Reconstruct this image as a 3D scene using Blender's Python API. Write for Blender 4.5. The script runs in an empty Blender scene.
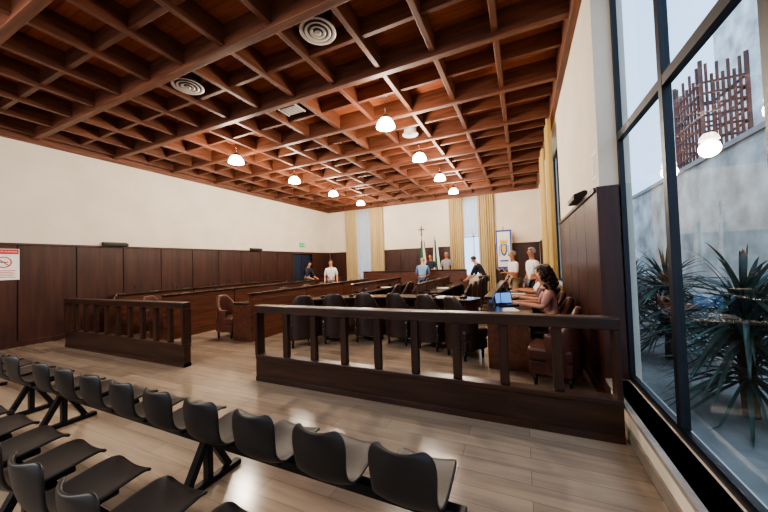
import bpy, bmesh, math, random
from mathutils import Vector, Matrix
random.seed(7)
scene = bpy.context.scene
COL = scene.collection

def C(r, g, b):
    def f(c):
        c /= 255.0
        return c / 12.92 if c <= 0.04045 else ((c + 0.055) / 1.055) ** 2.4
    return (f(r), f(g), f(b), 1.0)

# ------------------------------------------------------------ materials
def base_mat(name):
    m = bpy.data.materials.new(name)
    m.use_nodes = True
    nt = m.node_tree
    return m, nt, nt.nodes["Principled BSDF"]

def coords(nt, scale=(1, 1, 1)):
    tc = nt.nodes.new("ShaderNodeTexCoord")
    mp = nt.nodes.new("ShaderNodeMapping")
    mp.inputs["Scale"].default_value = scale
    nt.links.new(tc.outputs["Object"], mp.inputs["Vector"])
    return mp.outputs["Vector"]

def ramp(nt, fac, stops):
    r = nt.nodes.new("ShaderNodeValToRGB")
    els = r.color_ramp.elements
    els[0].position, els[0].color = stops[0]
    els[1].position, els[1].color = stops[-1]
    for p, c in stops[1:-1]:
        e = els.new(p)
        e.color = c
    nt.links.new(fac, r.inputs["Fac"])
    return r.outputs["Color"]

def bump(nt, bsdf, fac, strength, dist=0.01):
    b = nt.nodes.new("ShaderNodeBump")
    b.inputs["Strength"].default_value = strength
    b.inputs["Distance"].default_value = dist
    nt.links.new(fac, b.inputs["Height"])
    nt.links.new(b.outputs["Normal"], bsdf.inputs["Normal"])

def plain(name, col, rough=0.5, metal=0.0, var=0.12, scale=8.0, bmp=0.0):
    m, nt, b = base_mat(name)
    v = coords(nt)
    n = nt.nodes.new("ShaderNodeTexNoise")
    n.inputs["Scale"].default_value = scale
    n.inputs["Detail"].default_value = 5
    nt.links.new(v, n.inputs["Vector"])
    lo = tuple(c * (1 - var) for c in col[:3]) + (1,)
    hi = tuple(min(1, c * (1 + var)) for c in col[:3]) + (1,)
    nt.links.new(ramp(nt, n.outputs["Fac"], [(0.3, lo), (0.7, hi)]), b.inputs["Base Color"])
    b.inputs["Roughness"].default_value = rough
    b.inputs["Metallic"].default_value = metal
    if bmp:
        bump(nt, b, n.outputs["Fac"], bmp)
    return m

def wood(name, c1, c2, axis='x', rough=0.35, sc=9.0, bmp=0.08):
    m, nt, b = base_mat(name)
    s = {'x': (0.08, 1, 1), 'y': (1, 0.08, 1), 'z': (1, 1, 0.08)}[axis]
    v = coords(nt, s)
    n = nt.nodes.new("ShaderNodeTexNoise")
    n.inputs["Scale"].default_value = sc * 2
    n.inputs["Detail"].default_value = 8
    n.inputs["Distortion"].default_value = 0.6
    nt.links.new(v, n.inputs["Vector"])
    nt.links.new(ramp(nt, n.outputs["Fac"], [(0.3, c1), (0.72, c2)]), b.inputs["Base Color"])
    b.inputs["Roughness"].default_value = rough
    bump(nt, b, n.outputs["Fac"], bmp, 0.004)
    return m

def emis(name, col, strength, base=None):
    m, nt, b = base_mat(name)
    b.inputs["Base Color"].default_value = base or col
    b.inputs["Emission Color"].default_value = col
    b.inputs["Emission Strength"].default_value = strength
    return m

def glass_mat(name, tint=(0.76, 0.85, 0.90, 1)):
    m = bpy.data.materials.new(name)
    m.use_nodes = True
    nt = m.node_tree
    for n in list(nt.nodes):
        nt.nodes.remove(n)
    out = nt.nodes.new("ShaderNodeOutputMaterial")
    mix = nt.nodes.new("ShaderNodeMixShader")
    tr = nt.nodes.new("ShaderNodeBsdfTransparent")
    tr.inputs["Color"].default_value = tint
    gl = nt.nodes.new("ShaderNodeBsdfGlossy")
    gl.inputs["Roughness"].default_value = 0.01
    lw = nt.nodes.new("ShaderNodeLayerWeight")
    lw.inputs["Blend"].default_value = 0.5
    pw = nt.nodes.new("ShaderNodeMath"); pw.operation = 'POWER'; pw.inputs[1].default_value = 3.5
    ad = nt.nodes.new("ShaderNodeMath"); ad.operation = 'MULTIPLY_ADD'
    ad.inputs[1].default_value = 0.5; ad.inputs[2].default_value = 0.06
    nt.links.new(lw.outputs["Facing"], pw.inputs[0])
    nt.links.new(pw.outputs[0], ad.inputs[0])
    nt.links.new(ad.outputs[0], mix.inputs[0])
    nt.links.new(tr.outputs[0], mix.inputs[1])
    nt.links.new(gl.outputs[0], mix.inputs[2])
    nt.links.new(mix.outputs[0], out.inputs["Surface"])
    return m

def cloth_trans(name, col, t=0.5):
    m = bpy.data.materials.new(name)
    m.use_nodes = True
    nt = m.node_tree
    for n in list(nt.nodes):
        nt.nodes.remove(n)
    out = nt.nodes.new("ShaderNodeOutputMaterial")
    mix = nt.nodes.new("ShaderNodeMixShader")
    mix.inputs[0].default_value = t
    d = nt.nodes.new("ShaderNodeBsdfDiffuse")
    tl = nt.nodes.new("ShaderNodeBsdfTranslucent")
    v = coords(nt)
    n = nt.nodes.new("ShaderNodeTexNoise")
    n.inputs["Scale"].default_value = 60
    nt.links.new(v, n.inputs["Vector"])
    c = ramp(nt, n.outputs["Fac"], [(0.3, tuple(x * .9 for x in col[:3]) + (1,)), (0.7, col)])
    nt.links.new(c, d.inputs["Color"])
    nt.links.new(c, tl.inputs["Color"])
    nt.links.new(d.outputs[0], mix.inputs[1])
    nt.links.new(tl.outputs[0], mix.inputs[2])
    nt.links.new(mix.outputs[0], out.inputs["Surface"])
    return m

def plank_mat(name, w, h, mort, c1, c2, cm, rough, nscale, lo, hi, bstr):
    m, nt, b = base_mat(name)
    v = coords(nt)
    br = nt.nodes.new("ShaderNodeTexBrick")
    br.inputs["Scale"].default_value = 1.0
    br.inputs["Brick Width"].default_value = w
    br.inputs["Row Height"].default_value = h
    br.inputs["Mortar Size"].default_value = mort
    br.inputs["Mortar Smooth"].default_value = 0.2
    br.inputs["Color1"].default_value = c1
    br.inputs["Color2"].default_value = c2
    br.inputs["Mortar"].default_value = cm
    br.offset = 0.4
    nt.links.new(v, br.inputs["Vector"])
    v2 = coords(nt, (0.25, 3.0, 1))
    n = nt.nodes.new("ShaderNodeTexNoise")
    n.inputs["Scale"].default_value = nscale
    n.inputs["Detail"].default_value = 8
    n.inputs["Distortion"].default_value = 0.5
    nt.links.new(v2, n.inputs["Vector"])
    g = ramp(nt, n.outputs["Fac"], [(0.3, lo), (0.7, hi)])
    mx = nt.nodes.new("ShaderNodeMixRGB")
    mx.blend_type = 'MULTIPLY'
    mx.inputs[0].default_value = 0.9
    nt.links.new(br.outputs["Color"], mx.inputs[1])
    nt.links.new(g, mx.inputs[2])
    nt.links.new(mx.outputs[0], b.inputs["Base Color"])
    b.inputs["Roughness"].default_value = rough
    bump(nt, b, br.outputs["Fac"], bstr, -0.002)
    return m

M = {}
M['plaster'] = plain("wall_plaster", C(229, 218, 201), 0.85, var=0.06, scale=1.5, bmp=0.04)
M['floor'] = plank_mat("floor_planks", 1.2, .15, .002, C(168, 150, 131), C(144, 127, 110), C(118, 103, 89), .16, 6,
                       (.78, .78, .78, 1), (1.08, 1.07, 1.05, 1), .03)
M['ceil'] = plank_mat("ceiling_boards", .853, .145, .003, C(182, 110, 78), C(150, 86, 60), C(92, 52, 38), .6, 8,
                      (.7, .67, .65, 1), (1.1, 1.08, 1.08, 1), .2)
M['beam_x'] = wood("beam_wood_long", C(86, 52, 39), C(136, 84, 60), 'x', 0.5)
M['beam_y'] = wood("beam_wood_cross", C(86, 52, 39), C(136, 84, 60), 'y', 0.5)
M['dado'] = wood("dado_wood", C(48, 28, 24), C(78, 46, 37), 'z', 0.38, sc=5)
M['groove'] = plain("panel_groove", C(18, 11, 10), 0.7)
M['rail_x'] = wood("rail_wood", C(38, 24, 19), C(68, 43, 33), 'x', 0.3)
M['rail_z'] = wood("baluster_wood", C(38, 24, 19), C(66, 41, 31), 'z', 0.3)
M['desk_front'] = wood("desk_front_wood", C(66, 38, 29), C(106, 64, 46), 'x', 0.35)
M['desk_top'] = wood("desk_top_wood", C(32, 23, 21), C(54, 38, 32), 'x', 0.2)
M['leather'] = plain("brown_leather", C(84, 47, 37), 0.38, var=0.2, scale=25, bmp=0.15)
M['leather_dark'] = plain("dark_leather", C(50, 36, 33), 0.35, var=0.2, scale=25, bmp=0.15)
M['shell'] = plain("dark_plastic", C(38, 33, 32), 0.45, var=0.06)
M['black_metal'] = plain("black_metal", C(24, 24, 26), 0.4, metal=0.3)
M['chrome'] = plain("chrome", C(190, 190, 190), 0.2, metal=1.0, var=0.02)
M['brass'] = plain("brass", C(190, 150, 80), 0.3, metal=1.0, var=0.05)
M['frame'] = plain("window_frame_metal", C(34, 36, 42), 0.4, metal=0.3)
M['marble'] = plain("sill_marble", C(150, 140, 130), 0.35, var=0.15, scale=4)
M['glass'] = glass_mat("window_glass")
M['white'] = plain("white_plastic", C(225, 225, 222), 0.4, var=0.02)
M['vent'] = plain("vent_metal", C(212, 204, 196), 0.4, var=0.04)
M['vent_dark'] = plain("dark_brown_grey", C(60, 50, 46), 0.7)  # one dark tone for vent ducts and printed lines
M['curtain'] = cloth_trans("curtain_cloth", C(212, 190, 146), 0.15)
M['curtain2'] = cloth_trans("deep_curtain_cloth", C(216, 186, 124), 0.2)
M['sheer'] = cloth_trans("sheer_cloth", C(236, 236, 236), 0.6)
M['sheer2'] = cloth_trans("grey_sheer_cloth", C(206, 204, 200), 0.4)
M['paper'] = plain("paper", C(238, 236, 230), 0.7, var=0.02)
M['red'] = plain("sign_red", C(200, 36, 32), 0.5, var=0.02)
M['green'] = plain("flag_green", C(40, 112, 78), 0.7, var=0.05)
M['dullred'] = plain("flag_red", C(160, 60, 54), 0.7, var=0.05)
M['blue'] = plain("banner_blue", C(44, 80, 170), 0.7, var=0.08)
M['yellow'] = plain("crest_yellow", C(236, 192, 50), 0.6, var=0.08)
M['exit'] = emis("exit_green", C(40, 170, 90), 0.6)
M['shade'] = emis("lamp_glass", (1.0, 0.88, 0.7, 1), 20.0)
M['bulb'] = emis("lamp_bulb", (1.0, 0.88, 0.7, 1), 45.0)
M['screen'] = emis("laptop_screen", C(110, 160, 225), 0.9)
M['screen_off'] = plain("laptop_dark", C(30, 32, 36), 0.3)
M['stone'] = plain("garden_stone", C(214, 209, 202), 0.9, var=0.42, scale=1.8, bmp=0.8)
M['paving'] = plain("garden_paving", C(150, 147, 143), 0.9, var=0.25, scale=3)
M['leaf'] = plain("yucca_leaf", C(64, 84, 76), 0.45, var=0.4, scale=5)
M['bark'] = plain("yucca_bark", C(96, 78, 60), 0.9, var=0.3, scale=20)
M['rust'] = plain("scaffold_rust", C(104, 74, 63), 0.8, var=0.35, scale=3)
M['doorblue'] = plain("door_dark_blue", C(30, 40, 64), 0.25, var=0.1)
M['skin'] = plain("skin", C(205, 150, 122), 0.55, var=0.05, scale=20)
M['skin2'] = plain("skin_tan", C(176, 120, 92), 0.55, var=0.05, scale=20)
M['eye'] = plain("eye_dark", C(30, 22, 20), 0.2)
M['lip'] = plain("lip", C(150, 80, 74), 0.5)
M['shoe'] = plain("shoe_leather", C(28, 24, 22), 0.35)

def fab(name, r, g, b):
    return plain(name, C(r, g, b), 0.85, var=0.08, scale=30, bmp=0.05)

# ------------------------------------------------------------ mesh builder
class MB:
    def __init__(self):
        self.bm = bmesh.new()
        self.mats = []

    def mi(self, mat):
        if mat not in self.mats:
            self.mats.append(mat)
        return self.mats.index(mat)

    def _faces(self, vs, fs, mat, smooth=False):
        bv = [self.bm.verts.new(v) for v in vs]
        i = self.mi(mat)
        out = []
        for f in fs:
            try:
                fc = self.bm.faces.new([bv[k] for k in f])
            except ValueError:
                continue
            fc.material_index = i
            fc.smooth = smooth
            out.append(fc)
        return bv, out

    def box(self, a, b, mat, bev=0.0, mx=None):
        x0, y0, z0 = a
        x1, y1, z1 = b
        vs = [Vector(p) for p in ((x0, y0, z0), (x1, y0, z0), (x1, y1, z0), (x0, y1, z0),
                                  (x0, y0, z1), (x1, y0, z1), (x1, y1, z1), (x0, y1, z1))]
        if mx:
            vs = [mx @ v for v in vs]
        fs = [(0, 3, 2, 1), (4, 5, 6, 7), (0, 1, 5, 4), (1, 2, 6, 5), (2, 3, 7, 6), (3, 0, 4, 7)]
        bv, fcs = self._faces(vs, fs, mat)
        if bev:
            ed = set(e for f in fcs for e in f.edges)
            i = self.mi(mat)
            r = bmesh.ops.bevel(self.bm, geom=list(ed), offset=bev, segments=2, affect='EDGES', profile=0.5)
            for f in r['faces']:
                f.material_index = i
        return self

    def arc(self, r0, r1, z0, z1, a0, a1, mat, n=24, c=(0, 0), rnd=0.0):
        vs = []
        for k in range(n + 1):
            u = k / n
            a = math.radians(a0 + (a1 - a0) * u)
            q0, q1 = r0, r1
            if rnd:
                e = min(u, 1 - u) * abs(math.radians(a1 - a0)) * r1
                if e < rnd:
                    s = rnd - math.sqrt(max(0, rnd * rnd - (rnd - e) ** 2))
                    q0, q1 = r0 + s, r1 - s
            for (r, z) in ((q0, z0), (q1, z0), (q1, z1), (q0, z1)):
                vs.append(Vector((c[0] + r * math.cos(a), c[1] + r * math.sin(a), z)))
        fs = [(0, 1, 2, 3), tuple(n * 4 + k for k in (3, 2, 1, 0))]
        for k in range(n):
            for e in range(4):
                e2 = (e + 1) % 4
                fs.append((k * 4 + e, (k + 1) * 4 + e, (k + 1) * 4 + e2, k * 4 + e2))
        self._faces(vs, fs, mat)
        return self

    def cyl(self, p0, p1, r0, mat, r1=None, seg=14, cap=True):
        p0 = Vector(p0); p1 = Vector(p1)
        r1 = r0 if r1 is None else r1
        d = (p1 - p0).normalized()
        up = Vector((0, 0, 1)) if abs(d.z) < 0.95 else Vector((1, 0, 0))
        s = d.cross(up).normalized()
        t = s.cross(d)
        vs = []
        for p, r in ((p0, r0), (p1, r1)):
            for k in range(seg):
                a = 2 * math.pi * k / seg
                vs.append(p + (s * math.cos(a) - t * math.sin(a)) * r)
        fs = [(k, (k + 1) % seg, seg + (k + 1) % seg, seg + k) for k in range(seg)]
        bv, _ = self._faces(vs, fs, mat, True)
        if cap:
            i = self.mi(mat)
            for ring in (list(reversed(bv[:seg])), bv[seg:]):
                try:
                    f = self.bm.faces.new(ring); f.material_index = i
                except ValueError:
                    pass
        return self

    def tube(self, pts, r, mat, seg=8):
        for a, b in zip(pts[:-1], pts[1:]):
            self.cyl(a, b, r, mat, seg=seg)
        return self

    def lathe(self, prof, mat, c=(0, 0, 0), seg=24):
        vs = []
        for r, z in prof:
            for k in range(seg):
                a = 2 * math.pi * k / seg
                vs.append(Vector((c[0] + r * math.cos(a), c[1] + r * math.sin(a), c[2] + z)))
        fs = []
        for j in range(len(prof) - 1):
            for k in range(seg):
                k2 = (k + 1) % seg
                fs.append((j * seg + k, j * seg + k2, (j + 1) * seg + k2, (j + 1) * seg + k))
        self._faces(vs, fs, mat, True)
        return self

    def sph(self, c, r, mat, sc=(1, 1, 1), mx=None, seg=14, cut=None):
        vs, fs = [], []
        rings = seg // 2 + 1
        for j in range(rings + 1):
            ph = math.pi * j / rings
            for k in range(seg):
                a = 2 * math.pi * k / seg
                v = Vector((math.sin(ph) * math.cos(a) * sc[0], math.sin(ph) * math.sin(a) * sc[1], math.cos(ph) * sc[2])) * r
                vs.append(v)
        for j in range(rings):
            for k in range(seg):
                k2 = (k + 1) % seg
                q = (j * seg + k, (j + 1) * seg + k, (j + 1) * seg + k2, j * seg + k2)
                if cut:
                    m = sum((vs[i] for i in q), Vector((0, 0, 0))) / 4
                    if cut(m):
                        continue
                fs.append(q)
        vs = [v + Vector(c) for v in vs]
        if mx:
            vs = [mx @ v for v in vs]
        self._faces(vs, fs, mat, True)
        return self

    def prism(self, pts, z0, z1, mat, bev=0):
        n = len(pts)
        vs = [Vector((p[0], p[1], z0)) for p in pts] + [Vector((p[0], p[1], z1)) for p in pts]
        fs = [tuple(reversed(range(n))), tuple(range(n, 2 * n))]
        fs += [(k, (k + 1) % n, n + (k + 1) % n, n + k) for k in range(n)]
        self._faces(vs, fs, mat)
        return self

    def grid(self, fn, nu, nv, mat, smooth=True):
        vs = [Vector(fn(i / nu, j / nv)) for j in range(nv + 1) for i in range(nu + 1)]
        fs = [(j * (nu + 1) + i, j * (nu + 1) + i + 1, (j + 1) * (nu + 1) + i + 1, (j + 1) * (nu + 1) + i)
              for j in range(nv) for i in range(nu)]
        self._faces(vs, fs, mat, smooth)
        return self

    def obj(self, name, parent=None, loc=(0, 0, 0)):
        me = bpy.data.meshes.new(name)
        self.bm.to_mesh(me)
        self.bm.free()
        for m in self.mats:
            me.materials.append(m)
        o = bpy.data.objects.new(name, me)
        COL.objects.link(o)
        o.location = loc
        if parent:
            o.parent = parent
        return o

def tag(o, label, cat, group=None):
    o["label"] = label
    o["category"] = cat
    if group:
        o["group"] = group
    return o

def root(name, loc, rz, label, cat, group=None):
    e = bpy.data.objects.new(name, None)
    e.empty_display_size = 0.1
    COL.objects.link(e)
    e.location = loc
    e.rotation_euler = (0, 0, rz)
    return tag(e, label, cat, group)

def dup(src, loc, rz, label=None):
    def rec(o, par):
        c = o.copy()
        COL.objects.link(c)
        if par is not None:
            c.parent = par
            c.matrix_parent_inverse = o.matrix_parent_inverse.copy()
        for ch in list(o.children):
            rec(ch, c)
        return c
    kids = list(src.children)
    c = src.copy()
    COL.objects.link(c)
    for k in kids:
        rec(k, c)
    c.location = loc
    c.rotation_euler = (0, 0, rz)
    if label:
        c["label"] = label
    return c

def struct(o):
    o["kind"] = "structure"
    return o

# ------------------------------------------------------------ room constants
XL, XR = -9.8, 0.74
YB, YF = 14.2, -3.0
ZC = 4.85
R90 = math.radians(90)
TR = [0]
def trim_name():
    TR[0] += 1
    return "trim_%d" % TR[0]

struct(MB().box((XL - .15, YF - .15, -0.1), (XR + .16, YB + .25, 0), M['floor']).obj("floor"))
struct(MB().box((XL - .15, YF - .15, ZC), (XR + .26, YB + .25, ZC + .1), M['ceil']).obj("ceiling"))

def wall(name, axis, p0, p1, a0, a1, z0, z1, ops):
    mb = MB()
    def add(u0, u1, w0, w1):
        if u1 - u0 < 1e-4 or w1 - w0 < 1e-4:
            return
        if axis == 'x':
            mb.box((p0, u0, w0), (p1, u1, w1), M['plaster'])
        else:
            mb.box((u0, p0, w0), (u1, p1, w1), M['plaster'])
    cur = a0
    for (o0, o1, w0, w1) in sorted(ops):
        add(cur, o0, z0, z1)
        add(o0, o1, z0, w0)
        add(o0, o1, w1, z1)
        cur = o1
    add(cur, a1, z0, z1)
    return struct(mb.obj(name))

wall("wall_left", 'x', XL - .15, XL, YF, YB, 0, ZC, [(11.2, 12.6, 0, 2.1)])
wall("wall_right", 'x', XR, XR + .26, YF, YB, 0, ZC, [(-1.9, 3.68, .3, 4.3), (7.0, 9.6, .9, 4.25)])
wall("wall_back", 'y', YB, YB + .25, XL, XR, 0, ZC, [(-8.15, -6.75, .8, 4.25), (-2.65, -1.3, .8, 4.25)])
wall("wall_front", 'y', YF - .15, YF, XL, XR, 0, ZC, [(-8.5, -6.0, .8, 3.9), (-4.5, -2.0, .8, 3.9)])  # openings added in this unseen wall to let daylight in

k = 0
y = 2.9 - 0.725 * 8
while y < YB - .1:
    if y > YF + .1:
        main = (k % 2 == 0)
        w, zb = (.055, 4.50) if main else (.035, 4.60)
        struct(MB().box((XL, y - w, zb), (XR, y + w, ZC - .001), M['beam_x'], .008).obj(trim_name()))
    y += 0.725
    k += 1
x = -.21
while x > XL + .1:
    struct(MB().box((x - .04, YF, 4.55), (x + .04, YB, ZC - .002), M['beam_y'], .008).obj(trim_name()))
    x -= .853
struct(MB().box((XL, YF, 4.42), (XL + .09, YB, ZC - .003), M['beam_y'], .01).obj(trim_name()))
struct(MB().box((XR - .09, YF, 4.42), (XR, YB, ZC - .003), M['beam_y'], .01).obj(trim_name()))
struct(MB().box((XL + .09, YB - .09, 4.42), (XR - .09, YB, ZC - .004), M['beam_x'], .01).obj(trim_name()))

DH = 2.2
def dado(axis, p, sgn, a0, a1, h=DH, step=.94):
    mb = MB()
    n = max(1, round((a1 - a0) / step))
    st = (a1 - a0) / n
    def bx(u0, u1, d0, d1, z0, z1, bev=0.0, mat=None):
        mat = mat or M['dado']
        q0, q1 = sorted((p + sgn * d0, p + sgn * d1))
        if axis == 'x':
            mb.box((q0, u0, z0), (q1, u1, z1), mat, bev)
        else:
            mb.box((u0, q0, z0), (u1, q1, z1), mat, bev)
    bx(a0, a1, 0, .02, 0, h - .01, 0, M['groove'])
    for i in range(n):
        bx(a0 + i * st + .009, a0 + (i + 1) * st - .009, .015, .035, .10, h - .04, .004)
    bx(a0, a1, .02, .045, 0, .11, .004)
    bx(a0, a1, 0, .055, h - .05, h, .006)
    return struct(mb.obj(trim_name()))
dado('x', XL, 1, YF, 11.12)
dado('x', XL, 1, 12.68, YB)
dado('x', XR, -1, 3.68, 6.9, step=.65)
dado('x', XR, -1, 9.75, YB)
dado('y', YB, -1, XL + .06, -8.5)
dado('y', YB, -1, -6.4, -2.9)
dado('y', YB, -1, -1.05, XR - .06)
struct(MB().box((XR - .035, 3.645, .0), (XR + .15, 3.68, DH), M['dado'], .004).obj(trim_name()))

mb = MB()
mb.box((XL - .12, 11.2, 0), (XL - .05, 12.6, 2.1), M['doorblue'])
mb.box((XL - .13, 11.12, 0), (XL + .05, 11.2, 2.2), M['dado'])
mb.box((XL - .13, 12.6, 0), (XL + .05, 12.68, 2.2), M['dado'])
mb.box((XL - .13, 11.2, 2.1), (XL + .05, 12.6, 2.2), M['dado'])
mb.box((XL - .05, 11.88, 0), (XL - .04, 11.92, 2.1), M['frame'])
mb.cyl((XL - .05, 11.8, 1.0), (XL - .0, 11.8, 1.0), .015, M['chrome'])
struct(mb.obj("door_1"))

# ------------------------------------------------------------ windows
def win_x(name, xc, y0, y1, z0, z1, posts, transom, t=.02):
    fr = MB()
    fr.box((xc - t, y0, z0), (xc + t, y1, z0 + .06), M['frame'])
    fr.box((xc - t, y0, z1 - .05), (xc + t, y1, z1), M['frame'])
    fr.box((xc - t, y0, z0 + .06), (xc + t, y0 + .05, z1 - .05), M['frame'])
    fr.box((xc - t, y1 - .05, z0 + .06), (xc + t, y1, z1 - .05), M['frame'])
    for tz in transom:
        fr.box((xc - t - .004, y0 + .05, tz - .035), (xc + t + .004, y1 - .05, tz + .035), M['frame'])
    for py in posts:
        fr.box((xc - t - .006, py - .028, z0 + .06), (xc + t + .006, py + .028, z1 - .05), M['frame'])
    o = struct(fr.obj(name))
    g = MB()
    g._faces([Vector(p) for p in ((xc, y0, z0), (xc, y1, z0), (xc, y1, z1), (xc, y0, z1))], [(0, 1, 2, 3)], M['glass'])
    g.obj("glass", o)
    return o
def win_y(name, yc, x0, x1, z0, z1, posts, transom, t=.03):
    fr = MB()
    fr.box((x0, yc - t, z0), (x1, yc + t, z0 + .07), M['white'])
    fr.box((x0, yc - t, z1 - .06), (x1, yc + t, z1), M['white'])
    fr.box((x0, yc - t, z0), (x0 + .06, yc + t, z1), M['white'])
    fr.box((x1 - .06, yc - t, z0), (x1, yc + t, z1), M['white'])
    for tz in transom:
        fr.box((x0, yc - t, tz - .03), (x1, yc + t, tz + .03), M['white'])
    for px in posts:
        fr.box((px - .03, yc - t, z0), (px + .03, yc + t, z1), M['white'])
    o = struct(fr.obj(name))
    g = MB()
    g._faces([Vector(p) for p in ((x0, yc, z0), (x1, yc, z0), (x1, yc, z1), (x0, yc, z1))], [(0, 1, 2, 3)], M['glass'])
    g.obj("glass", o)
    return o
win_x("window_1", .92, -1.9, 3.68, .3, 4.3, [2.63, 1.68, .75, -.2, -1.1], [2.66])
win_x("window_2", .92, 7.0, 9.6, .9, 4.25, [7.87, 8.74], [])
win_y("window_3", YB + .15, -8.15, -6.75, .8, 4.25, [-7.45], [2.6])
win_y("window_4", YB + .15, -2.65, -1.3, .8, 4.25, [-1.975], [2.6])
win_y("added_window_5", YF - .08, -8.5, -6.0, .8, 3.9, [-7.25], [])  # unseen window behind the camera, added to bring in daylight
win_y("added_window_6", YF - .08, -4.5, -2.0, .8, 3.9, [-3.25], [])  # second unseen window, added for the same daylight
struct(MB().box((XR - .04, -1.9, .265), (XR + .15, 3.64, .3), M['marble'], .005).obj(trim_name()))
struct(MB().box((XR - .015, YF, 0), (XR, 3.64, .1), M['marble']).obj("baseboard_right"))

# ------------------------------------------------------------ curtains
def curtain(p0, p1, z0, z1, mat, folds, amp, label, group):
    p0 = Vector((p0[0], p0[1], 0)); p1 = Vector((p1[0], p1[1], 0))
    L = (p1 - p0).length
    d = (p1 - p0) / L
    nrm = Vector((-d.y, d.x, 0))
    mb = MB()
    ph = random.random() * 6
    def fn(u, v):
        a = amp * (0.75 + 0.25 * v)
        w = math.sin(u * folds * 2 * math.pi + ph) * a + math.sin(u * folds * 4.7 + 2 * ph) * a * .3
        q = d * (L * u - L / 2) + nrm * w
        return (q.x, q.y, (z1 - z0) * (1 - v))
    mb.grid(fn, folds * 10, 6, mat)
    c = (p0 + p1) / 2
    o = mb.obj("curtain", loc=(c.x, c.y, z0))
    return tag(o, label, "curtain", group)
yl = "long pleated golden beige curtain beside a tall window"
sl = "white translucent sheer curtain covering a tall window"
for (a, b) in ((-8.6, -7.9), (-7.15, -6.4)):
    curtain((a, YB - .16), (b, YB - .16), .02, 4.4, M['curtain'], 7, .055, yl, "golden curtains")
for (a, b) in ((-3.0, -2.35), (-1.72, -1.05)):
    curtain((a, YB - .16), (b, YB - .16), .02, 4.4, M['curtain'], 7, .055, yl, "golden curtains")
curtain((-8.1, YB - .06), (-6.8, YB - .06), .02, 4.4, M['sheer2'], 9, .02, "grey translucent sheer curtain covering a tall window", "sheer curtains")
curtain((-2.6, YB - .06), (-1.4, YB - .06), 2.65, 4.4, M['sheer'], 9, .02, "short white sheer curtain over the upper part of a window", "sheer curtains")
curtain((XR - .13, 7.1), (XR - .13, 7.95), .02, 4.4, M['curtain2'], 7, .05, yl, "golden curtains")
curtain((XR - .13, 8.95), (XR - .13, 10.0), .02, 4.4, M['curtain2'], 7, .05, yl, "golden curtains")
curtain((XR - .04, 7.7), (XR - .04, 9.2), .02, 4.4, M['sheer'], 12, .02, sl, "sheer curtains")

# ------------------------------------------------------------ balustrades
def balustrade(x0, x1, y, posts, label):
    r = root("balustrade", ((x0 + x1) / 2, y, 0), 0, label, "balustrade", "wooden balustrades")
    cx = (x0 + x1) / 2
    a, b = x0 - cx, x1 - cx
    MB().box((a, -.07, .90), (b, .07, 1.0), M['rail_x'], .01).obj("handrail", r)
    mb = MB()
    mb.box((a, -.05, .0), (b, .05, .30), M['rail_x'])
    mb.box((a, -.062, .0), (b, .062, .06), M['rail_x'], .005)
    mb.box((a, -.065, .30), (b, .065, .35), M['rail_x'], .008)
    mb.obj("base_panel", r)
    for p in posts:
        w = .04
        MB().box((p - cx - w, -.03, .35), (p - cx + w, .03, .90), M['rail_z'], .006).obj("baluster", r)
    for e, s in ((a, 1), (b, -1)):
        q0, q1 = sorted((e, e + s * .045))
        MB().box((q0, -.066, .35), (q1, .066, .90), M['rail_z'], .004).obj("end_post", r)
    return r
balustrade(-3.29, .69, 3.05, [-2.8 + .435 * i for i in range(8)], "long dark-stained wooden balustrade with square balusters beside the window")
balustrade(-8.66, -4.8, 3.05, [-8.3 + .385 * i for i in range(9)], "dark-stained wooden balustrade standing near the panelled wall")

# ------------------------------------------------------------ beam seating
def shell_mesh_obj(parent, xoff):
    mb = MB()
    prof = [(.42, .385), (.41, .41), (.36, .42), (.26, .407), (.16, .394), (.08, .394), (.03, .415), (.0, .465),
            (-.016, .53), (-.028, .59), (-.036, .64), (-.042, .678), (-.044, .692)]
    wid = [.14, .158, .168, .172, .172, .17, .162, .157, .16, .165, .162, .142, .105]
    n = len(prof)
    def fn(u, v):
        i = v * (n - 1)
        k = min(int(i), n - 2)
        f = i - k
        y = prof[k][0] * (1 - f) + prof[k + 1][0] * f
        z = prof[k][1] * (1 - f) + prof[k + 1][1] * f
        w = wid[k] * (1 - f) + wid[k + 1] * f
        s = u * 2 - 1
        back = min(1, max(0, v * 2 - .9))
        return (s * w, y + .05 * back * s * s, z + .022 * s * s * (1 if v < .6 else .3))
    mb.grid(fn, 10, (n - 1), M['shell'])
    o = mb.obj("seat", parent, (xoff, 0, 0))
    m = o.modifiers.new("thick", 'SOLIDIFY'); m.thickness = .018; m.offset = 0
    m = o.modifiers.new("sub", 'SUBSURF'); m.levels = 2; m.render_levels = 2
    return o
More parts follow.
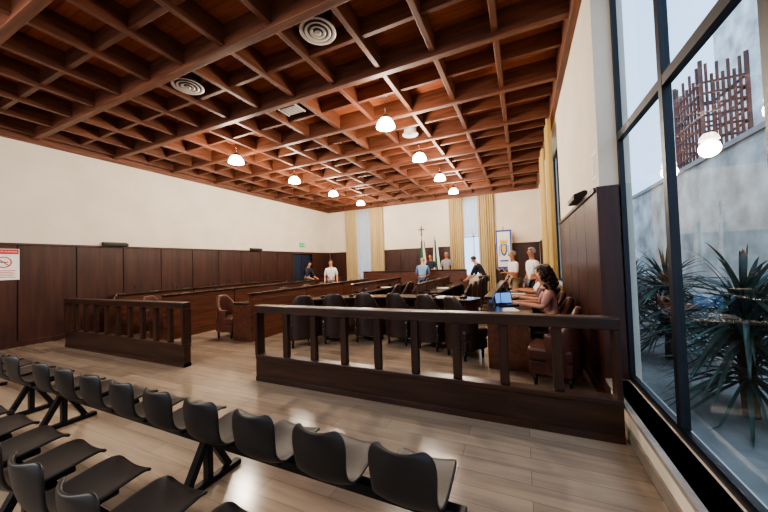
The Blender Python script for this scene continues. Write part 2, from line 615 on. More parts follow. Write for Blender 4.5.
def seat_row(xs, legs, y, label):
    cx = (xs[0] + xs[-1]) / 2
    r = root("beam_seating", (cx, y, 0), 0, label, "bench", "waiting seats on beams")
    x0, x1 = min(xs) - .2 - cx, max(xs) + .24 - cx
    MB().box((x0, .16, .29), (x1, .22, .35), M['black_metal'], .006).obj("beam", r)
    first = shell_mesh_obj(r, xs[0] - cx)
    for xx in xs[1:]:
        c = first.copy(); COL.objects.link(c); c.parent = r; c.location = (xx - cx, 0, 0)
    bk = None
    for xx in xs:
        if bk is None:
            bk = MB().box((-.09, .10, .35), (.09, .30, .385), M['black_metal'], .01).obj("bracket", r, (xx - cx, 0, 0))
        else:
            c = bk.copy(); COL.objects.link(c); c.parent = r; c.location = (xx - cx, 0, 0)
    for lx in legs:
        mb = MB()
        X = lx - cx
        mb.box((X - .025, .17, .04), (X + .025, .21, .30), M['black_metal'])
        mb.box((-.025, -.02, -.14), (.025, .02, .16), M['black_metal'], .0, Matrix.Translation((X, .10, .17)) @ Matrix.Rotation(math.radians(-28), 4, 'X'))
        mb.box((-.025, -.02, -.14), (.025, .02, .16), M['black_metal'], .0, Matrix.Translation((X, .28, .17)) @ Matrix.Rotation(math.radians(28), 4, 'X'))
        mb.box((X - .03, -.06, .0), (X + .03, .44, .04), M['black_metal'], .008)
        mb.obj("leg", r)
sl1 = "row of dark plastic shell seats on a black steel beam"
seat_row([-.52 - .445 * i for i in range(9)], [-.27, -2.06, -4.2], 1.25, sl1)
seat_row([-4.74 - .445 * i for i in range(5)], [-4.95, -6.6], 1.25, sl1)
seat_row([-1.12 - .46 * i for i in range(8)], [-.86, -2.7, -4.3], .58, sl1)

# ------------------------------------------------------------ armchair prototype
def make_armchair(loc, rz, mat, label, hb=.92):
    r = root("armchair", loc, rz, label, "chair", "council armchairs")
    MB().box((-.25, -.2, .30), (.25, .28, .46), mat, .04).obj("seat", r)
    mb = MB()
    def fn(u, v):
        th = math.pi * (-.16 + 1.32 * u)
        s = max(0, math.sin(th))
        top = .62 + (hb - .62) * min(1, (s ** 1.6) * 1.15)
        rr = .03 * v * s
        return ((.265 + rr) * math.cos(th), -.02 - (.25 + rr) * math.sin(th), .14 + (top - .14) * v)
    mb.grid(fn, 28, 8, mat)
    o = mb.obj("backrest", r)
    m = o.modifiers.new("thick", 'SOLIDIFY'); m.thickness = .065; m.offset = 1
    m = o.modifiers.new("bev", 'BEVEL'); m.width = .025; m.segments = 3; m.limit_method = 'ANGLE'
    MB().box((-.24, -.19, .14), (.24, .26, .30), mat, .02).obj("base", r)
    for sx in (-1, 1):
        for sy in (-.16, .2):
            MB().cyl((sx * .19, sy, 0), (sx * .19, sy, .14), .018, M['black_metal'], r1=.025).obj("leg", r)
    return r
CH = make_armchair((.32, 4.2, 0), math.radians(80), M['leather'], "brown leather tub armchair pulled up to a dark desk")
ACX, ACY = -2.27, 3.12
def arcpos(r, a):
    return (ACX + r * math.cos(math.radians(a)), ACY + r * math.sin(math.radians(a)), 0)
dl = "dark leather tub armchair behind a curved desk"
CHD = make_armchair(arcpos(2.25, 52), math.radians(52 - 90), M['leather_dark'], dl, .96)
for a in (69, 86, 103, 120, 137):
    dup(CHD, arcpos(2.25, a), math.radians(a - 90 + random.uniform(-10, 10)))

# ------------------------------------------------------------ desks
def make_desk(loc, rz, L, label, group="council desks", h=.95):
    r = root("council_desk", loc, rz, label, "desk", group)
    a = L / 2
    pts = []
    rr = .12
    for (cx, cy, a0) in ((a - rr, .22 - rr, 0), (-a + rr, .22 - rr, 90), (-a + rr, -.32 + rr, 180), (a - rr, -.32 + rr, 270)):
        for q in range(5):
            t = math.radians(a0 + q * 22.5)
            pts.append((cx + rr * math.cos(t), cy + rr * math.sin(t)))
    MB().prism(pts, .74, .78, M['desk_top']).obj("desk_top", r)
    mb = MB()
    mb.box((-a, .22, 0), (a, .255, h), M['desk_front'])
    mb.box((-a + .06, .255, .14), (a - .06, .265, h - .1), M['desk_front'], .004)
    mb.obj("front_panel", r)
    MB().box((-a - .01, .18, h), (a + .01, .29, h + .04), M['desk_top'], .012).obj("cap_rail", r)
    for s in (-1, 1):
        q0, q1 = sorted((s * a, s * (a - .035)))
        MB().box((q0, -.26, 0), (q1, .22, .74), M['desk_front']).obj("side_panel", r)
    MB().box((-a + .035, -.05, .55), (a - .035, .22, .57), M['desk_front']).obj("shelf", r)
    return r
cd = root("council_desk", (ACX, ACY, 0), 0, "long curved dark wooden council desk with rounded ends", "desk", "council desks")
MB().arc(2.68, 3.24, .76, .80, 60, 133, M['desk_top'], 40, rnd=.16).obj("desk_top", cd)
MB().arc(3.10, 3.14, 0, .76, 62, 131, M['desk_front'], 40).obj("front_panel", cd)
for a in (62, 84.5, 107, 131):
    MB().arc(2.76, 3.10, 0, .76, a - .4, a + .4, M['desk_front'], 1).obj("side_panel", cd)
mic_proto = None
def mic(loc, rz):
    global mic_proto
    if mic_proto is None:
        r = root("desk_microphone", loc, rz, "slim black gooseneck microphone standing on a desk", "microphone", "gooseneck microphones")
        MB().box((-.05, -.06, 0), (.05, .06, .035), M['black_metal'], .008).obj("base", r)
        MB().tube([(0, .03, .03), (0, .04, .15), (0, .02, .26), (0, -.03, .34)], .005, M['black_metal']).obj("gooseneck", r)
        MB().cyl((0, -.03, .34), (0, -.06, .37), .011, M['black_metal']).obj("microphone_head", r)
        mic_proto = r
        return r
    return dup(mic_proto, loc, rz)
for a in (66, 78, 96, 114, 126):
    p = arcpos(3.02, a)
    mic((p[0], p[1], .80), math.radians(a - 90))

R3 = -.22
LX = -5.32
rows = [(LX, 4.5, 3, -90), (-7.25, 3.95, 4, -90), (-8.85, 3.9, 3, -90),
        (-3.9, 7.0, 2, 90), (-2.1, 7.0, 2, 90), (R3, 4.45, 2, 90)]
D0 = None
L = 1.75
for (x, y0, n, rd) in rows:
    rz = math.radians(rd)
    sx = 1 if rd > 0 else -1
    for i in range(n):
        yc = y0 + L / 2 + i * (L + .03)
        if D0 is None:
            D0 = make_desk((x, yc, 0), rz, L, "long brown wooden council desk with a raised front panel")
        else:
            dup(D0, (x, yc, 0), rz)
        for q in (-1, 1):
            yy = yc + q * L * .26
            mic((x - sx * .08, yy + (.3 if x == R3 else 0), .78), rz)
            cxp = x + sx * .70
            if x == -8.85:
                cxp = x - .52
            jit = random.uniform(-.12, .12)
            rj = rz + random.uniform(-.15, .15)
            if x == R3:
                cxp = x + .58
                rj = rz
                jit = 0
                yy = 5.15 + .85 * (i * 2 + (q + 1) / 2)
                if yy > 6.9:
                    continue
            if x == LX and i == 0:
                continue
            src = CH if (x in (LX, -7.25, R3)) else CHD
            if x == -8.85:
                rj = rz
            dup(src, (cxp, yy + jit, 0), rj, "brown leather tub armchair behind a long council desk" if src is CH else "dark leather tub armchair behind a long desk")
dup(CH, (-5.94, 4.75, 0), math.radians(-85), "brown leather armchair at the open end of desks")

pl = MB().box((-7.2, 11.4, 0), (-1.2, 13.9, .15), M['dado'], .01).obj("platform")
tag(pl, "low dark wooden platform beneath the head table", "platform")
PD = make_desk((-4.1, 11.9, .15), math.pi, 4.4, "wide wooden head table for the council presidency", "head table", 1.0)
for i in range(5):
    dup(CHD, (-5.8 + i * .85, 12.6, .15), math.pi, "dark leather armchair behind the head table")
for i in range(4):
    mic((-5.4 + i * .85, 11.85, .93), math.pi)

def laptop(loc, rz, on, label, s=.85):
    r = root("laptop", loc, rz, label, "laptop", "laptops on desks")
    MB().box((-.17, -.12, 0), (.17, .12, .018), M['black_metal'], .004).obj("keyboard_base", r)
    mx = Matrix.Translation((0, .12, .018)) @ Matrix.Rotation(math.radians(-15), 4, 'X')
    MB().box((-.17, 0, 0), (.17, .01, .22), M['black_metal'], .003, mx).obj("lid", r)
    MB().box((-.155, -.003, .015), (.155, -.0005, .205), M['screen' if on else 'screen_off'], 0, mx).obj("screen", r)
    r.scale = (s, s, s)
    return r
laptop((-.24, 5.15, .78), math.radians(30), True, "open black laptop with a lit blue screen")
laptop((-.24, 6.0, .78), math.radians(60), False, "open black laptop with a dark screen")
for i, (px, py, pr) in enumerate(((-.2, 5.55, .2), (-.2, 4.7, .2), (-.12, 6.9, 1.5), (-1.5, 6.0, .4), (-3.2, 5.95, -.4), (-5.42, 6.0, 1.5), (-2.0, 8.2, 1.5), (-.12, 7.6, 1.5), (-7.35, 6.4, 1.6), (-3.8, 8.4, 1.5))):
    mb = MB()
    mb.box((-.105, -.148, 0), (.105, .148, .004), M['paper'])
    mb.box((-.10, -.14, .004), (.11, .15, .007), M['paper'], 0, Matrix.Rotation(.12, 4, 'Z'))
    o = mb.obj("paper_sheets", loc=(px, py, .80 if i in (3, 4) else .78))
    o.rotation_euler = (0, 0, pr)
    tag(o, "loose white paper sheets lying on a dark desk", "paper", "papers on desks")

# ------------------------------------------------------------ pendant lamps
lp = None
for x in (-2.34, -6.5):
    for y in (5.44, 7.61, 9.79, 11.96):
        if lp is None:
            r = root("pendant_lamp", (x, y, 4.18), 0, "glowing white glass pendant lamp hanging from the coffered ceiling", "lamp", "pendant lamps")
            MB().lathe([(0, .669), (.06, .669), (.06, .64), (.01, .62), (0, .62)], M['white']).obj("ceiling_rose", r)
            MB().cyl((0, 0, .25), (0, 0, .63), .009, M['chrome']).obj("stem", r)
            MB().lathe([(0, .28), (.03, .28), (.055, .25), (.08, .19), (.085, .17), (.07, .17), (0, .18)], M['chrome']).obj("lamp_cap", r)
            MB().lathe([(.08, .18), (.115, .155), (.15, .11), (.175, .055), (.185, 0), (.18, 0), (.168, .055), (.143, .11), (.11, .15), (.075, .175)], M['shade']).obj("lamp_shade", r)
            MB().sph((0, 0, .08), .05, M['bulb'], (1, 1, 1.3)).obj("bulb", r)
            lp = r
        else:
            dup(lp, (x, y, 4.18), 0)
        ld = bpy.data.lights.new("lamp_light", 'POINT')
        ld.energy = 185
        ld.color = (1.0, .87, .72)
        ld.shadow_soft_size = .2
        lo = bpy.data.objects.new("lamp_light", ld)
        lo.location = (x, y, 3.98)
        COL.objects.link(lo)

for (x, y, s) in ((-2.33, 3.26, 1), (-5.0, 3.26, 1), (-2.33, 6.9, .8)):
    r = root("air_diffuser", (x, y, ZC), 0, "round white ceiling air diffuser with concentric rings", "vent", "ceiling air diffusers")
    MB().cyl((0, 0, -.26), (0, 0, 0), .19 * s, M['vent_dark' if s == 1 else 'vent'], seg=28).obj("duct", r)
    for i, (ra, rb, z) in enumerate(((.24, .19, -.27), (.17, .125, -.275), (.105, .065, -.28), (.045, .0, -.285))):
        MB().lathe([(rb * s, z + .02), (ra * s, z - .0), (ra * s, z + .012), (rb * s, z + .032)], M['vent'], seg=32).obj("ring", r)
r = root("ceiling_grille", (-4.05, 4.72, ZC), 0, "small flat rectangular ceiling grille with pale slats", "vent")
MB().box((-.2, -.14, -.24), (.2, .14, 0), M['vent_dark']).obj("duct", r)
mb = MB()
for i in range(6):
    mb.box((-.19, -.125 + i * .045, -.248), (.19, -.105 + i * .045, -.238), M['vent'])
mb.box((-.22, -.16, -.246), (-.19, .16, -.23), M['vent'])
mb.box((.19, -.16, -.246), (.22, .16, -.23), M['vent'])
mb.obj("slats", r)

# ------------------------------------------------------------ wall fittings
def uplight(loc, rz, label):
    r = root("wall_uplight", loc, rz, label, "light fixture", "black fixtures on the panelling")
    pts = [(-.14, 0), (.0, 0), (.0, .09), (-.03, .10), (-.14, .06)]
    mb = MB()
    vs = [Vector((-.26, p[0], p[1])) for p in pts] + [Vector((.26, p[0], p[1])) for p in pts]
    n = len(pts)
    fs = [tuple(range(n)), tuple(reversed(range(n, 2 * n)))] + [(k, n + k, n + (k + 1) % n, (k + 1) % n) for k in range(n)]
    mb._faces(vs, fs, M['black_metal'])
    mb.obj("housing", r)
    MB().box((-.2, -.144, .01), (.2, -.14, .045), M['screen_off']).obj("grille", r)
ul = "black wedge-shaped fixture on top of the wall panelling"
uplight((XL, 4.35, DH), R90, ul)
uplight((XL, 9.0, DH), R90, ul)
uplight((XR, 4.55, DH), -R90, ul)

def text(body, size, loc, rot, mat, parent=None, ext=.001, name="lettering"):
    cu = bpy.data.curves.new(name, 'FONT')
    cu.body = body
    cu.size = size
    cu.extrude = ext
    cu.align_x = 'CENTER'
    cu.align_y = 'CENTER'
    tmp = bpy.data.objects.new("tmp", cu)
    COL.objects.link(tmp)
    bpy.context.view_layer.update()
    me = bpy.data.meshes.new_from_object(tmp.evaluated_get(bpy.context.evaluated_depsgraph_get()))
    bpy.data.objects.remove(tmp)
    me.materials.clear()
    me.materials.append(mat)
    o = bpy.data.objects.new(name, me)
    COL.objects.link(o)
    o.location = loc
    o.rotation_euler = rot
    if parent:
        o.parent = parent
    return o
sg = root("no_smoking_sign", (XL + .056, 2.45, 1.42), 0, "upright white no-smoking notice with a red header and symbol", "sign")
MB().box((0, -.22, 0), (.01, .22, .65), M['paper'], .002).obj("plate", sg)
MB().box((.01, -.21, .54), (.0115, .21, .64), M['red']).obj("header", sg)
rt = (R90, 0, R90)
text("VIETATO FUMARE", .047, (.0125, 0, .59), rt, M['paper'], sg)
mb = MB()
def ringx(mb, cy, cz, ro, ri, x, mat, seg=32):
    vs = []
    for k in range(seg):
        a = 2 * math.pi * k / seg
        vs.append(Vector((x, cy + ro * math.cos(a), cz + ro * math.sin(a))))
        vs.append(Vector((x, cy + ri * math.cos(a), cz + ri * math.sin(a))))
    fs = [(2 * k, 2 * ((k + 1) % seg), 2 * ((k + 1) % seg) + 1, 2 * k + 1) for k in range(seg)]
    mb._faces(vs, fs, mat)
ringx(mb, 0, .37, .115, .095, .0125, M['red'])
mb.box((.0112, -.095, -.009), (.0135, .095, .009), M['red'], 0, Matrix.Translation((0, 0, .37)) @ Matrix.Rotation(math.radians(-45), 4, 'X'))
mb.box((.0105, -.065, .362), (.012, .065, .38), M['screen_off'])
for i in range(5):
    mb.box((.0105, -.17, .05 + i * .035), (.012, .17 - .04 * (i % 2), .062 + i * .035), M['red'])
mb.obj("symbol", sg)
ex = root("exit_sign", (XL, 11.9, 2.45), 0, "small green emergency exit sign above the door", "sign")
MB().box((0, -.2, 0), (.04, .2, .2), M['exit'], .004).obj("panel", ex)
mb = MB()
mb.box((.0405, -.14, .09), (.043, .02, .11), M['white'])
mb._faces([Vector(p) for p in ((.043, -.17, .10), (.043, -.11, .06), (.043, -.11, .14))], [(0, 1, 2)], M['white'])
mb.box((.0405, .07, .03), (.043, .15, .17), M['white'])
mb.obj("arrow", ex)
nt_ = root("wall_notice", (XR, 3.85, 2.32), 0, "small white printed notice taped to the wall", "notice")
MB().box((-.004, -.1, 0), (0, .1, .29), M['paper']).obj("sheet", nt_)
mb = MB()
for i in range(7):
    mb.box((-.005, -.075, .04 + i * .032), (-.004, .075 - (i % 3) * .02, .05 + i * .032), M['vent_dark'])
mb.obj("printed_lines", nt_)
cf = root("crucifix", (-4.4, YB, 2.76), 0, "small dark wooden crucifix hanging on the white wall", "crucifix")
mb = MB()
mb.box((-.022, -.03, 0), (.022, 0, .5), M['dado'], .004)
mb.box((-.15, -.03, .31), (.15, 0, .355), M['dado'], .004)
mb.obj("cross", cf)
mb = MB()
mb.cyl((0, -.045, .12), (0, -.05, .30), .014, M['brass'], r1=.024)
mb.sph((0, -.055, .35), .022, M['brass'])
mb.cyl((0, -.045, .3), (-.12, -.04, .335), .010, M['brass'])
mb.cyl((0, -.045, .3), (.12, -.04, .335), .010, M['brass'])
mb.obj("corpus", cf)

def flag(loc, cols, label):
    r = root("flag", loc, 0, label, "flag", "flags behind the head table")
    MB().lathe([(0, 0), (.17, 0), (.17, .03), (.04, .06), (0, .06)], M['dado']).obj("base", r)
    MB().cyl((0, 0, .05), (.12, 0, 2.45), .015, M['dado']).obj("pole", r)
    MB().lathe([(0, .1), (.02, .05), (.025, .02), (0, 0)], M['brass'], (.12, 0, 2.45), 12).obj("finial", r)
    n = 24
    mb = MB()
    vs = []
    rowsn = 14
    for j in range(rowsn + 1):
        v = j / rowsn
        for i in range(n + 1):
            u = i / n
            wd = .16 + .24 * v
            vs.append(Vector((.11 - .06 * v + wd * (u - .15), -.03 + .045 * math.sin(u * 15 + v * 2), 2.35 - 1.35 * v)))
    idx = [mb.mi(c) for c in cols]
    bv = [mb.bm.verts.new(p) for p in vs]
    for j in range(rowsn):
        for i in range(n):
            f = mb.bm.faces.new([bv[j * (n + 1) + i], bv[j * (n + 1) + i + 1], bv[(j + 1) * (n + 1) + i + 1], bv[(j + 1) * (n + 1) + i]])
            f.material_index = idx[min(len(cols) - 1, i * len(cols) // n)]
            f.smooth = True
    mb.obj("cloth", r)
flag((-4.35, 13.65, .15), [M['green'], M['green'], M['paper'], M['paper'], M['dullred']], "draped green, white and red flag on a wooden pole")
flag((-3.75, 13.65, .15), [M['paper'], M['green'], M['paper']], "draped white and green flag on a wooden pole")
gf = root("gonfalon", (-.68, 13.8, 0), 0, "white and blue ceremonial banner with gold trim and crest", "banner")
MB().lathe([(0, 0), (.2, 0), (.2, .03), (.04, .08), (0, .08)], M['brass']).obj("base", gf)
MB().cyl((0, 0, .06), (0, 0, 2.9), .017, M['brass']).obj("pole", gf)
MB().cyl((-.34, -.03, 2.75), (.34, -.03, 2.75), .014, M['brass']).obj("crossbar", gf)
def ban(w, z0, z1, yy, mat, pt):
    mb = MB()
    pts = [(-w, z1), (w, z1), (w, z0), (w * .66, z0 - pt * .5), (w * .33, z0), (0, z0 - pt), (-w * .33, z0), (-w * .66, z0 - pt * .5), (-w, z0)]
    mb._faces([Vector((p[0], yy, p[1])) for p in pts], [tuple(range(len(pts)))], mat)
    return mb
ban(.32, 1.13, 2.76, -.045, M['yellow'], .17).obj("gold_trim", gf)
ban(.305, 1.15, 2.75, -.05, M['blue'], .15).obj("cloth", gf)
MB().box((-.25, -.056, 1.2), (.25, -.052, 2.68), M['paper']).obj("white_field", gf)
mb = MB()
sh = [(-.13, 2.15), (.13, 2.15), (.13, 1.88), (.09, 1.72), (0, 1.64), (-.09, 1.72), (-.13, 1.88)]
mb._faces([Vector((p[0], -.06, p[1])) for p in sh], [tuple(range(7))], M['blue'])
sh = [(-.08, 2.1), (.08, 2.1), (.08, 1.9), (.05, 1.78), (0, 1.72), (-.05, 1.78), (-.08, 1.9)]
mb._faces([Vector((p[0], -.064, p[1])) for p in sh], [tuple(range(7))], M['yellow'])
for i in range(5):
    mb.box((-.14 + i * .06, -.064, 2.2), (-.1 + i * .06, -.058, 2.34), M['yellow'])
mb.box((-.14, -.064, 2.18), (.14, -.058, 2.23), M['yellow'])
for s in (-1, 1):
    for j in range(5):
        mb.box((s * .17 - .02, -.064, 1.65 + j * .09), (s * .17 + .02, -.058, 1.7 + j * .09), M['green'])
mb.box((-.16, -.064, 1.42), (.16, -.058, 1.48), M['blue'])
mb.obj("crest", gf)

# ------------------------------------------------------------ people
def skin_mesh(V, E, R, rooti, lvl=1):
    me = bpy.data.meshes.new("sk")
    me.from_pydata([tuple(v) for v in V], E, [])
    o = bpy.data.objects.new("sk", me)
    COL.objects.link(o)
    sk = o.modifiers.new("s", 'SKIN')
    sk.branch_smoothing = 0.4
    for i, r in enumerate(R):
        o.data.skin_vertices[0].data[i].radius = r if isinstance(r, tuple) else (r, r)
        o.data.skin_vertices[0].data[i].use_root = (i == rooti)
    ss = o.modifiers.new("u", 'SUBSURF')
    ss.levels = lvl
    bpy.context.view_layer.update()
    ev = o.evaluated_get(bpy.context.evaluated_depsgraph_get())
    out = bpy.data.meshes.new_from_object(ev)
    bpy.data.objects.remove(o)
    return out

def person(loc, rz, label, shirt, trous, skin='skin', hair=None, hairstyle='short', sit=False, bend=0.0, arms=None,
           sleeve='short', head_yaw=0.0, sc=1.0, slim=1.0):
    hz = .56 if sit else .95
    P = Vector((0, 0, hz))
    Rb = Matrix.Rotation(-math.radians(bend), 4, 'X')
    def up(x, y, z):
        return P + (Rb @ Vector((x, y, z)))
    V, R, E, idx = [], [], [], {}
    def add(n, v, r, par=None):
        idx[n] = len(V)
        V.append(Vector(v)); R.append(r)
        if par:
            E.append((idx[par], idx[n]))
    w = slim
    add('pelvis', P, (.15 * w, .11))
    add('spine', up(0, 0, .17), (.135 * w, .10), 'pelvis')
    add('chest', up(0, .0, .37), (.155 * w, .11), 'spine')
    add('nbase', up(0, -.01, .49), (.085 * w, .065), 'chest')
    add('neck', up(0, .0, .56), .052, 'nbase')
    add('jaw', up(0, .022, .625), (.066, .075), 'neck')
    add('mid', up(0, .012, .70), (.078, .095), 'jaw')
    add('top', up(0, .0, .765), (.058, .068), 'mid')
    for s, nm in ((-1, 'L'), (1, 'R')):
        a = (arms or {}).get(nm)
        sh = up(s * .17 * w, -.01, .445)
        if a:
            el, wr = Vector(a[0]), Vector(a[1])
        else:
            el, wr = up(s * .23, -.03, .17), up(s * .24, .06, -.07)
        add('sh' + nm, sh, .062, 'chest')
        add('ua' + nm, (sh + el) / 2, .05, 'sh' + nm)
        add('el' + nm, el, .040, 'ua' + nm)
        add('fa' + nm, el.lerp(wr, .4), .040, 'el' + nm)
        add('wr' + nm, wr, .026, 'fa' + nm)
        d = (wr - el).normalized()
        side = Vector((0, 0, 1)).cross(d)
        if side.length < .3:
            side = Vector((0, 1, 0))
        side.normalize()
        nrm = d.cross(side).normalized()
        if nrm.z > 0:
            nrm = -nrm
        palm = wr + d * .055
        add('pa' + nm, palm, (.034, .02), 'wr' + nm)
        for fi, (off, ln) in enumerate(((-.028, .062), (-.010, .074), (.009, .070), (.027, .055))):
            b0 = palm + side * off + d * .035
            add('f%d' % fi + nm, b0, .010, 'pa' + nm)
            add('g%d' % fi + nm, b0 + d * ln * .55 + nrm * .008, .0085, 'f%d' % fi + nm)
            add('h%d' % fi + nm, b0 + d * ln * .9 + nrm * .028, .007, 'g%d' % fi + nm)
        ts = side * (s * -1)
        add('t0' + nm, palm + ts * .038 - d * .01, .011, 'pa' + nm)
        add('t1' + nm, palm + ts * .058 + d * .03 + nrm * .01, .0085, 't0' + nm)
        if sit:
            hip, kn, an = Vector((s * .10, .05, hz - .03)), Vector((s * .13, .44, hz - .02)), Vector((s * .13, .46, .10))
        else:
            hip, kn, an = Vector((s * .09, 0, hz - .06)), Vector((s * .11, .02, .50)), Vector((s * .12, -.01, .09))
        add('hip' + nm, hip, .088, 'pelvis')
        add('th' + nm, hip.lerp(kn, .5), .075, 'hip' + nm)
        add('kn' + nm, kn, .055, 'th' + nm)
        add('ca' + nm, kn.lerp(an, .35), .055, 'kn' + nm)
        add('an' + nm, an, .036, 'ca' + nm)
        add('toe' + nm, an + Vector((s * .02, .14, -.055)), (.036, .028), 'an' + nm)
    body = skin_mesh(V, E, R, 0)
    mb = MB()
    mb.bm.from_mesh(body)
    smat = M[skin]
    mb.mi(smat)
    for f in mb.bm.faces:
        f.smooth = True
        f.material_index = 0
    HM = Matrix.Translation(P) @ Rb @ Matrix.Translation((0, .01, .69)) @ Matrix.Rotation(head_yaw, 4, 'Z')
    mb.sph((0, .098, -.012), .016, smat, (.8, 1.2, 1.5), HM, 8)
    mb.sph((.08, .0, -.01), .028, smat, (.35, .7, 1.1), HM, 8)
    mb.sph((-.08, .0, -.01), .028, smat, (.35, .7, 1.1), HM, 8)
    o = mb.obj("person", loc=loc)
    o.rotation_euler = (0, 0, rz)
    o.scale = (sc, sc, sc)
    tag(o, label, "person")
    def sub(names, edges, infl, over={}):
        vv = [V[idx[n]] for n in names]
        rr = []
        for n in names:
            r = R[idx[n]]
            r = r if isinstance(r, tuple) else (r, r)
            k = over.get(n, infl)
            rr.append((r[0] + k, r[1] + k))
        ee = [(names.index(a), names.index(b)) for a, b in edges]
        return skin_mesh(vv, ee, rr, 0)
    names = ['spine', 'pelvis', 'chest', 'nbase']
    edges = [('spine', 'pelvis'), ('spine', 'chest'), ('chest', 'nbase')]
    for nm in 'LR':
        seq = ['sh', 'ua', 'el'] + (['fa', 'wr'] if sleeve == 'long' else [])
        seq = [q + nm for q in seq]
        names += seq
        edges += [('chest', seq[0])] + list(zip(seq[:-1], seq[1:]))
    sm = sub(names, edges, .017)
    mb = MB(); mb.bm.from_mesh(sm); mb.mi(shirt)
    for f in mb.bm.faces:
        f.smooth = True; f.material_index = 0
    mb.obj("shirt", o)
    names = ['pelvis']; edges = []
    for nm in 'LR':
        seq = [q + nm for q in ('hip', 'th', 'kn', 'ca', 'an')]
        names += seq
        edges += [('pelvis', seq[0])] + list(zip(seq[:-1], seq[1:]))
    sm = sub(names, edges, .014, {'pelvis': .006, 'anL': .022, 'anR': .022})
    mb = MB(); mb.bm.from_mesh(sm); mb.mi(trous)
    for f in mb.bm.faces:
        f.smooth = True; f.material_index = 0
    mb.obj("trousers", o)
    for nm, s in (('L', -1), ('R', 1)):
        an = V[idx['an' + nm]]
        MB().sph((an.x + s * .012, an.y + .07, .045), .06, M['shoe'], (.8, 2.2, .75)).obj("shoe", o)
        MB().sph((s * .03, .088, .012), .009, M['eye'], (1.2, .6, .8), HM, 8).obj("eye", o)
    MB().sph((0, .09, -.05), .016, M['lip'], (1.4, .5, .35), HM, 8).obj("mouth", o)
    if hair:
        mb = MB()
        if hairstyle == 'curly':
            rnd = random.Random(3)
            mb.sph((0, -.03, .02), .12, hair, (1, 1, 1), HM, 16, cut=lambda m: m.y > .05 and m.z < .05)
            for i in range(230):
                th = rnd.uniform(0, 2 * math.pi); zz = rnd.uniform(-.27, .12)
                rr_ = .11 + rnd.uniform(-.01, .03) - (.03 if zz < -.17 else 0) - max(0, zz) * .5
                px, py = rr_ * math.cos(th), rr_ * math.sin(th) - .03
                if py > .03 and zz < .06:
                    continue
                mb.sph((px, py, zz), rnd.uniform(.016, .027), hair, (1, 1, 1.3), HM, 8)
        elif hairstyle == 'long':
            mb.sph((0, -.02, .025), .108, hair, (.95, 1.08, 1.05), HM, 16, cut=lambda m: m.y > .04 and m.z < .045)
            mb.sph((0, -.075, -.09), .085, hair, (1.05, .6, 1.7), HM, 14)
        else:
            mb.sph((0, -.012, .022), .098, hair, (.93, 1.08, 1.0), HM, 16,
                   cut=lambda m: (m.y > .03 and m.z < .05) or m.z < -.045 or (hairstyle == 'bald' and m.z > .035))
        mb.obj("hair", o)
    return o

W = fab("white_shirt", 225, 224, 220)
LB = fab("light_blue_shirt", 112, 140, 178)
GS = fab("grey_shirt", 140, 142, 146)
DK = fab("dark_navy_shirt", 34, 38, 52)
PK = fab("dusky_pink_blouse", 178, 132, 126)
MV = fab("mauve_top", 104, 72, 76)
GR = fab("grey_trousers", 70, 70, 76)
JN = fab("blue_jeans", 52, 66, 96)
BG = fab("beige_trousers", 150, 132, 108)
HB = plain("dark_hair", C(34, 24, 20), .6, var=.3, scale=40)
HC = plain("curly_brown_hair", C(44, 27, 21), .6, var=.4, scale=60)
HG = plain("grey_hair", C(150, 146, 140), .6, var=.2, scale=40)

person((-6.68, 9.75, 0), math.radians(-150), "man in a white shirt standing between the desk rows", W, GR, hair=HB, sc=.98)
person((-9.1, 11.3, 0), math.radians(-100), "person in dark clothes leaning forward near the blue door", DK, GR, hair=HB, bend=18, sc=1.0,
       arms={'L': ((-.2, .3, 1.0), (-.15, .5, .95)), 'R': ((.2, .3, 1.0), (.15, .5, .95))})
person((-3.4, 10.85, 0), math.radians(10), "balding man in a light blue shirt bending forward", LB, JN, hair=HG, hairstyle='bald', bend=28,
       arms={'L': ((-.24, .33, 1.05), (-.16, .55, 1.0)), 'R': ((.24, .33, 1.05), (.16, .55, 1.0))})
person((-3.0, 13.15, .15), math.radians(180), "grey-haired man in a grey shirt behind the head table", GS, GR, skin='skin2', hair=HG)
person((-3.7, 13.12, .15), math.radians(170), "man in a dark shirt standing behind the head table", DK, GR, skin='skin2', hair=HB, sc=.97)
person((-1.2, 10.9, 0), math.radians(80), "man in a dark shirt bending forward over a desk", DK, GR, hair=HB, bend=30,
       arms={'L': ((-.22, .38, 1.0), (-.15, .6, .85)), 'R': ((.22, .38, 1.0), (.15, .6, .85))})
person((-.25, 9.7, 0), math.radians(120), "grey-haired man in a white shirt beside the desks", W, BG, skin='skin2', hair=HG,
       arms={'L': ((-.26, .05, 1.1), (-.1, .28, 1.12)), 'R': ((.25, -.02, 1.12), (.26, .1, .9))})
person((.22, 8.5, 0), math.radians(120), "tall man in a white shirt by the curtained window", W, GR, skin='skin2', hair=HG, sc=1.02)
SE = {'L': ((-.24, .16, .80), (-.12, .42, .83)), 'R': ((.24, .16, .80), (.1, .44, .83))}
person((.40, 5.15, 0), math.radians(92), "seated woman with curly brown hair in a pink blouse writing", PK, JN, hair=HC, hairstyle='curly',
       sit=True, bend=10, arms=SE, slim=.88, sc=1.0)
person((.38, 6.0, 0), math.radians(90), "seated woman with dark hair in a mauve top", MV, GR, hair=HB, hairstyle='long', sit=True, bend=8, arms=SE, slim=.92)
person((.38, 6.85, 0), math.radians(90), "seated balding man in a white shirt at a desk", W, GR, skin='skin2', hair=HG, hairstyle='bald', sit=True, bend=0, arms=SE, sc=1.05)

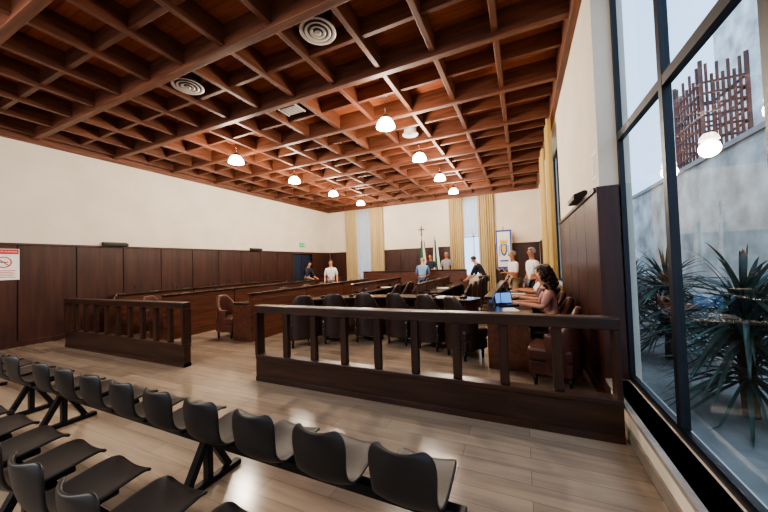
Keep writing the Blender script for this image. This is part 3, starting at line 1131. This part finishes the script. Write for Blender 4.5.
# ------------------------------------------------------------ outside
struct(MB().box((XR + .26, -8, -.12), (14, 26, -.02), M['paving']).obj("ground"))
gw = MB()
gw.box((3.7, -4, -.02), (3.95, 20, 3.5), M['stone'])
gw.box((3.65, -4, 3.5), (4.0, 20, 3.6), M['marble'])
tag(gw.obj("garden_wall"), "rough pale stone courtyard wall with a flat coping", "wall")
fc = MB()
fc.box((1.3, 17.5, -.02), (3.6, 17.8, 4.6), M['plaster'])
fc.box((1.8, 17.46, 1.2), (3.0, 17.5, 3.2), M['blue'])
tag(fc.obj("neighbouring_building"), "pale plastered building facade with a blue window", "building")
b2 = MB()
b2.box((6.5, 8, -.02), (9.5, 14.6, 9.5), M['stone'])
b2.box((6.4, 7.9, 9.5), (9.6, 14.7, 9.75), M['marble'])
tag(b2.obj("neighbouring_building"), "tall pale stone building beyond the courtyard wall", "building")

def yucca(loc, n, rad, label, seed):
    rnd = random.Random(seed)
    r = root("yucca_plant", loc, rnd.uniform(0, 6), label, "plant", "courtyard plants")
    MB().tube([(0, 0, 0), (.03, .02, .45), (.0, .04, 1.15)], .06, M['bark']).obj("trunk", r)
    mb = MB()
    for i in range(n):
        az = i * 2.399 + rnd.uniform(-.2, .2)
        el = rnd.uniform(-.5, 1.4)
        Lf = rad * rnd.uniform(.7, 1.12)
        h0 = .3 + .85 * rnd.random()
        w = rnd.uniform(.014, .028)
        d = Vector((math.cos(az) * math.cos(el), math.sin(az) * math.cos(el), math.sin(el)))
        s = Vector((-math.sin(az), math.cos(az), 0))
        def fn(u, v, d=d, s=s, Lf=Lf, w=w, h0=h0):
            ww = w * (1 - v ** 2.5) * (0.55 + 1.2 * v if v < .35 else 1)
            p = d * Lf * v + Vector((0, 0, h0 - .32 * Lf * v * v)) + s * ww * (u * 2 - 1)
            p.z += abs(u * 2 - 1) * ww * .5
            p.z = max(p.z, .02)
            return p
        mb.grid(fn, 2, 7, M['leaf'])
    mb.obj("leaves", r)
yl2 = "large spiky grey-green yucca growing outside the window"
yucca((1.86, 3.95, -.02), 360, .82, yl2, 1)
yucca((1.9, 5.75, -.02), 300, .82, yl2, 2)
yucca((1.95, 7.5, -.02), 220, .82, yl2, 3)

sc_ = MB()
X0, X1, Y0, Y1 = 4.6, 5.5, 11.0, 12.5
for (x, y) in ((X0, Y0), (X0, Y1), (X1, Y0), (X1, Y1)):
    sc_.cyl((x, y, -.02), (x, y, 6.7), .05, M['rust'], seg=8)
for z in [1.0 + .3 * i for i in range(18)]:
    sc_.cyl((X0, Y0, z), (X0, Y1, z), .035, M['rust'], seg=8)
    sc_.cyl((X1, Y0, z), (X1, Y1, z), .035, M['rust'], seg=8)
    sc_.cyl((X0, Y0, z), (X1, Y0, z), .035, M['rust'], seg=8)
    sc_.cyl((X0, Y1, z), (X1, Y1, z), .035, M['rust'], seg=8)
for i in range(1, 8):
    sc_.cyl((X0, Y0 + .19 * i, 1), (X0, Y0 + .19 * i, 6.3 + .3 * (i % 2)), .035, M['rust'], seg=8)
    sc_.cyl((X0 + .11 * i, Y0, 1), (X0 + .11 * i, Y0, 6.3 + .3 * (i % 2)), .035, M['rust'], seg=8)
tag(sc_.obj("scaffold_tower"), "brownish rusty steel lattice scaffold behind the courtyard wall", "scaffolding")

# ------------------------------------------------------------ lights & world
w = bpy.data.worlds.new("World")
scene.world = w
w.use_nodes = True
bg = w.node_tree.nodes["Background"]
bg.inputs[0].default_value = (0.56, 0.74, 1.0, 1)
bg.inputs[1].default_value = 2.8
def area(loc, rot, sx, sy, e, col):  # area lamp used as added fill, no fixture modelled
    ld = bpy.data.lights.new("fill_light", 'AREA')
    ld.shape = 'RECTANGLE'; ld.size = sx; ld.size_y = sy
    ld.energy = e; ld.color = col
    o = bpy.data.objects.new("fill_light", ld)
    o.location = loc; o.rotation_euler = rot
    COL.objects.link(o)
area((-5.0, -1.6, 4.3), (math.radians(40), 0, 0), 5, .8, 300, (1, .93, .84))  # added fill light behind the camera to brighten the hall
try:
    scene.view_settings.look = 'AgX - Medium High Contrast'
except Exception:
    pass

# ------------------------------------------------------------ camera
cam = bpy.data.cameras.new("Camera")
co = bpy.data.objects.new("Camera", cam)
COL.objects.link(co)
f = 303.5
Xc = Vector((668, 30, f)).normalized()
Yc = Vector((138, -3, -f)).normalized()
Yc = (Yc - Xc * Yc.dot(Xc)).normalized()
Zc = Xc.cross(Yc)
Rm = Matrix((Xc, Yc, Zc))
co.matrix_world = Matrix.Translation((0, 0, 1.5)) @ Rm.to_4x4()
cam.sensor_width = 36
cam.lens = 36 * f / 768
cam.clip_start = .03
scene.camera = co
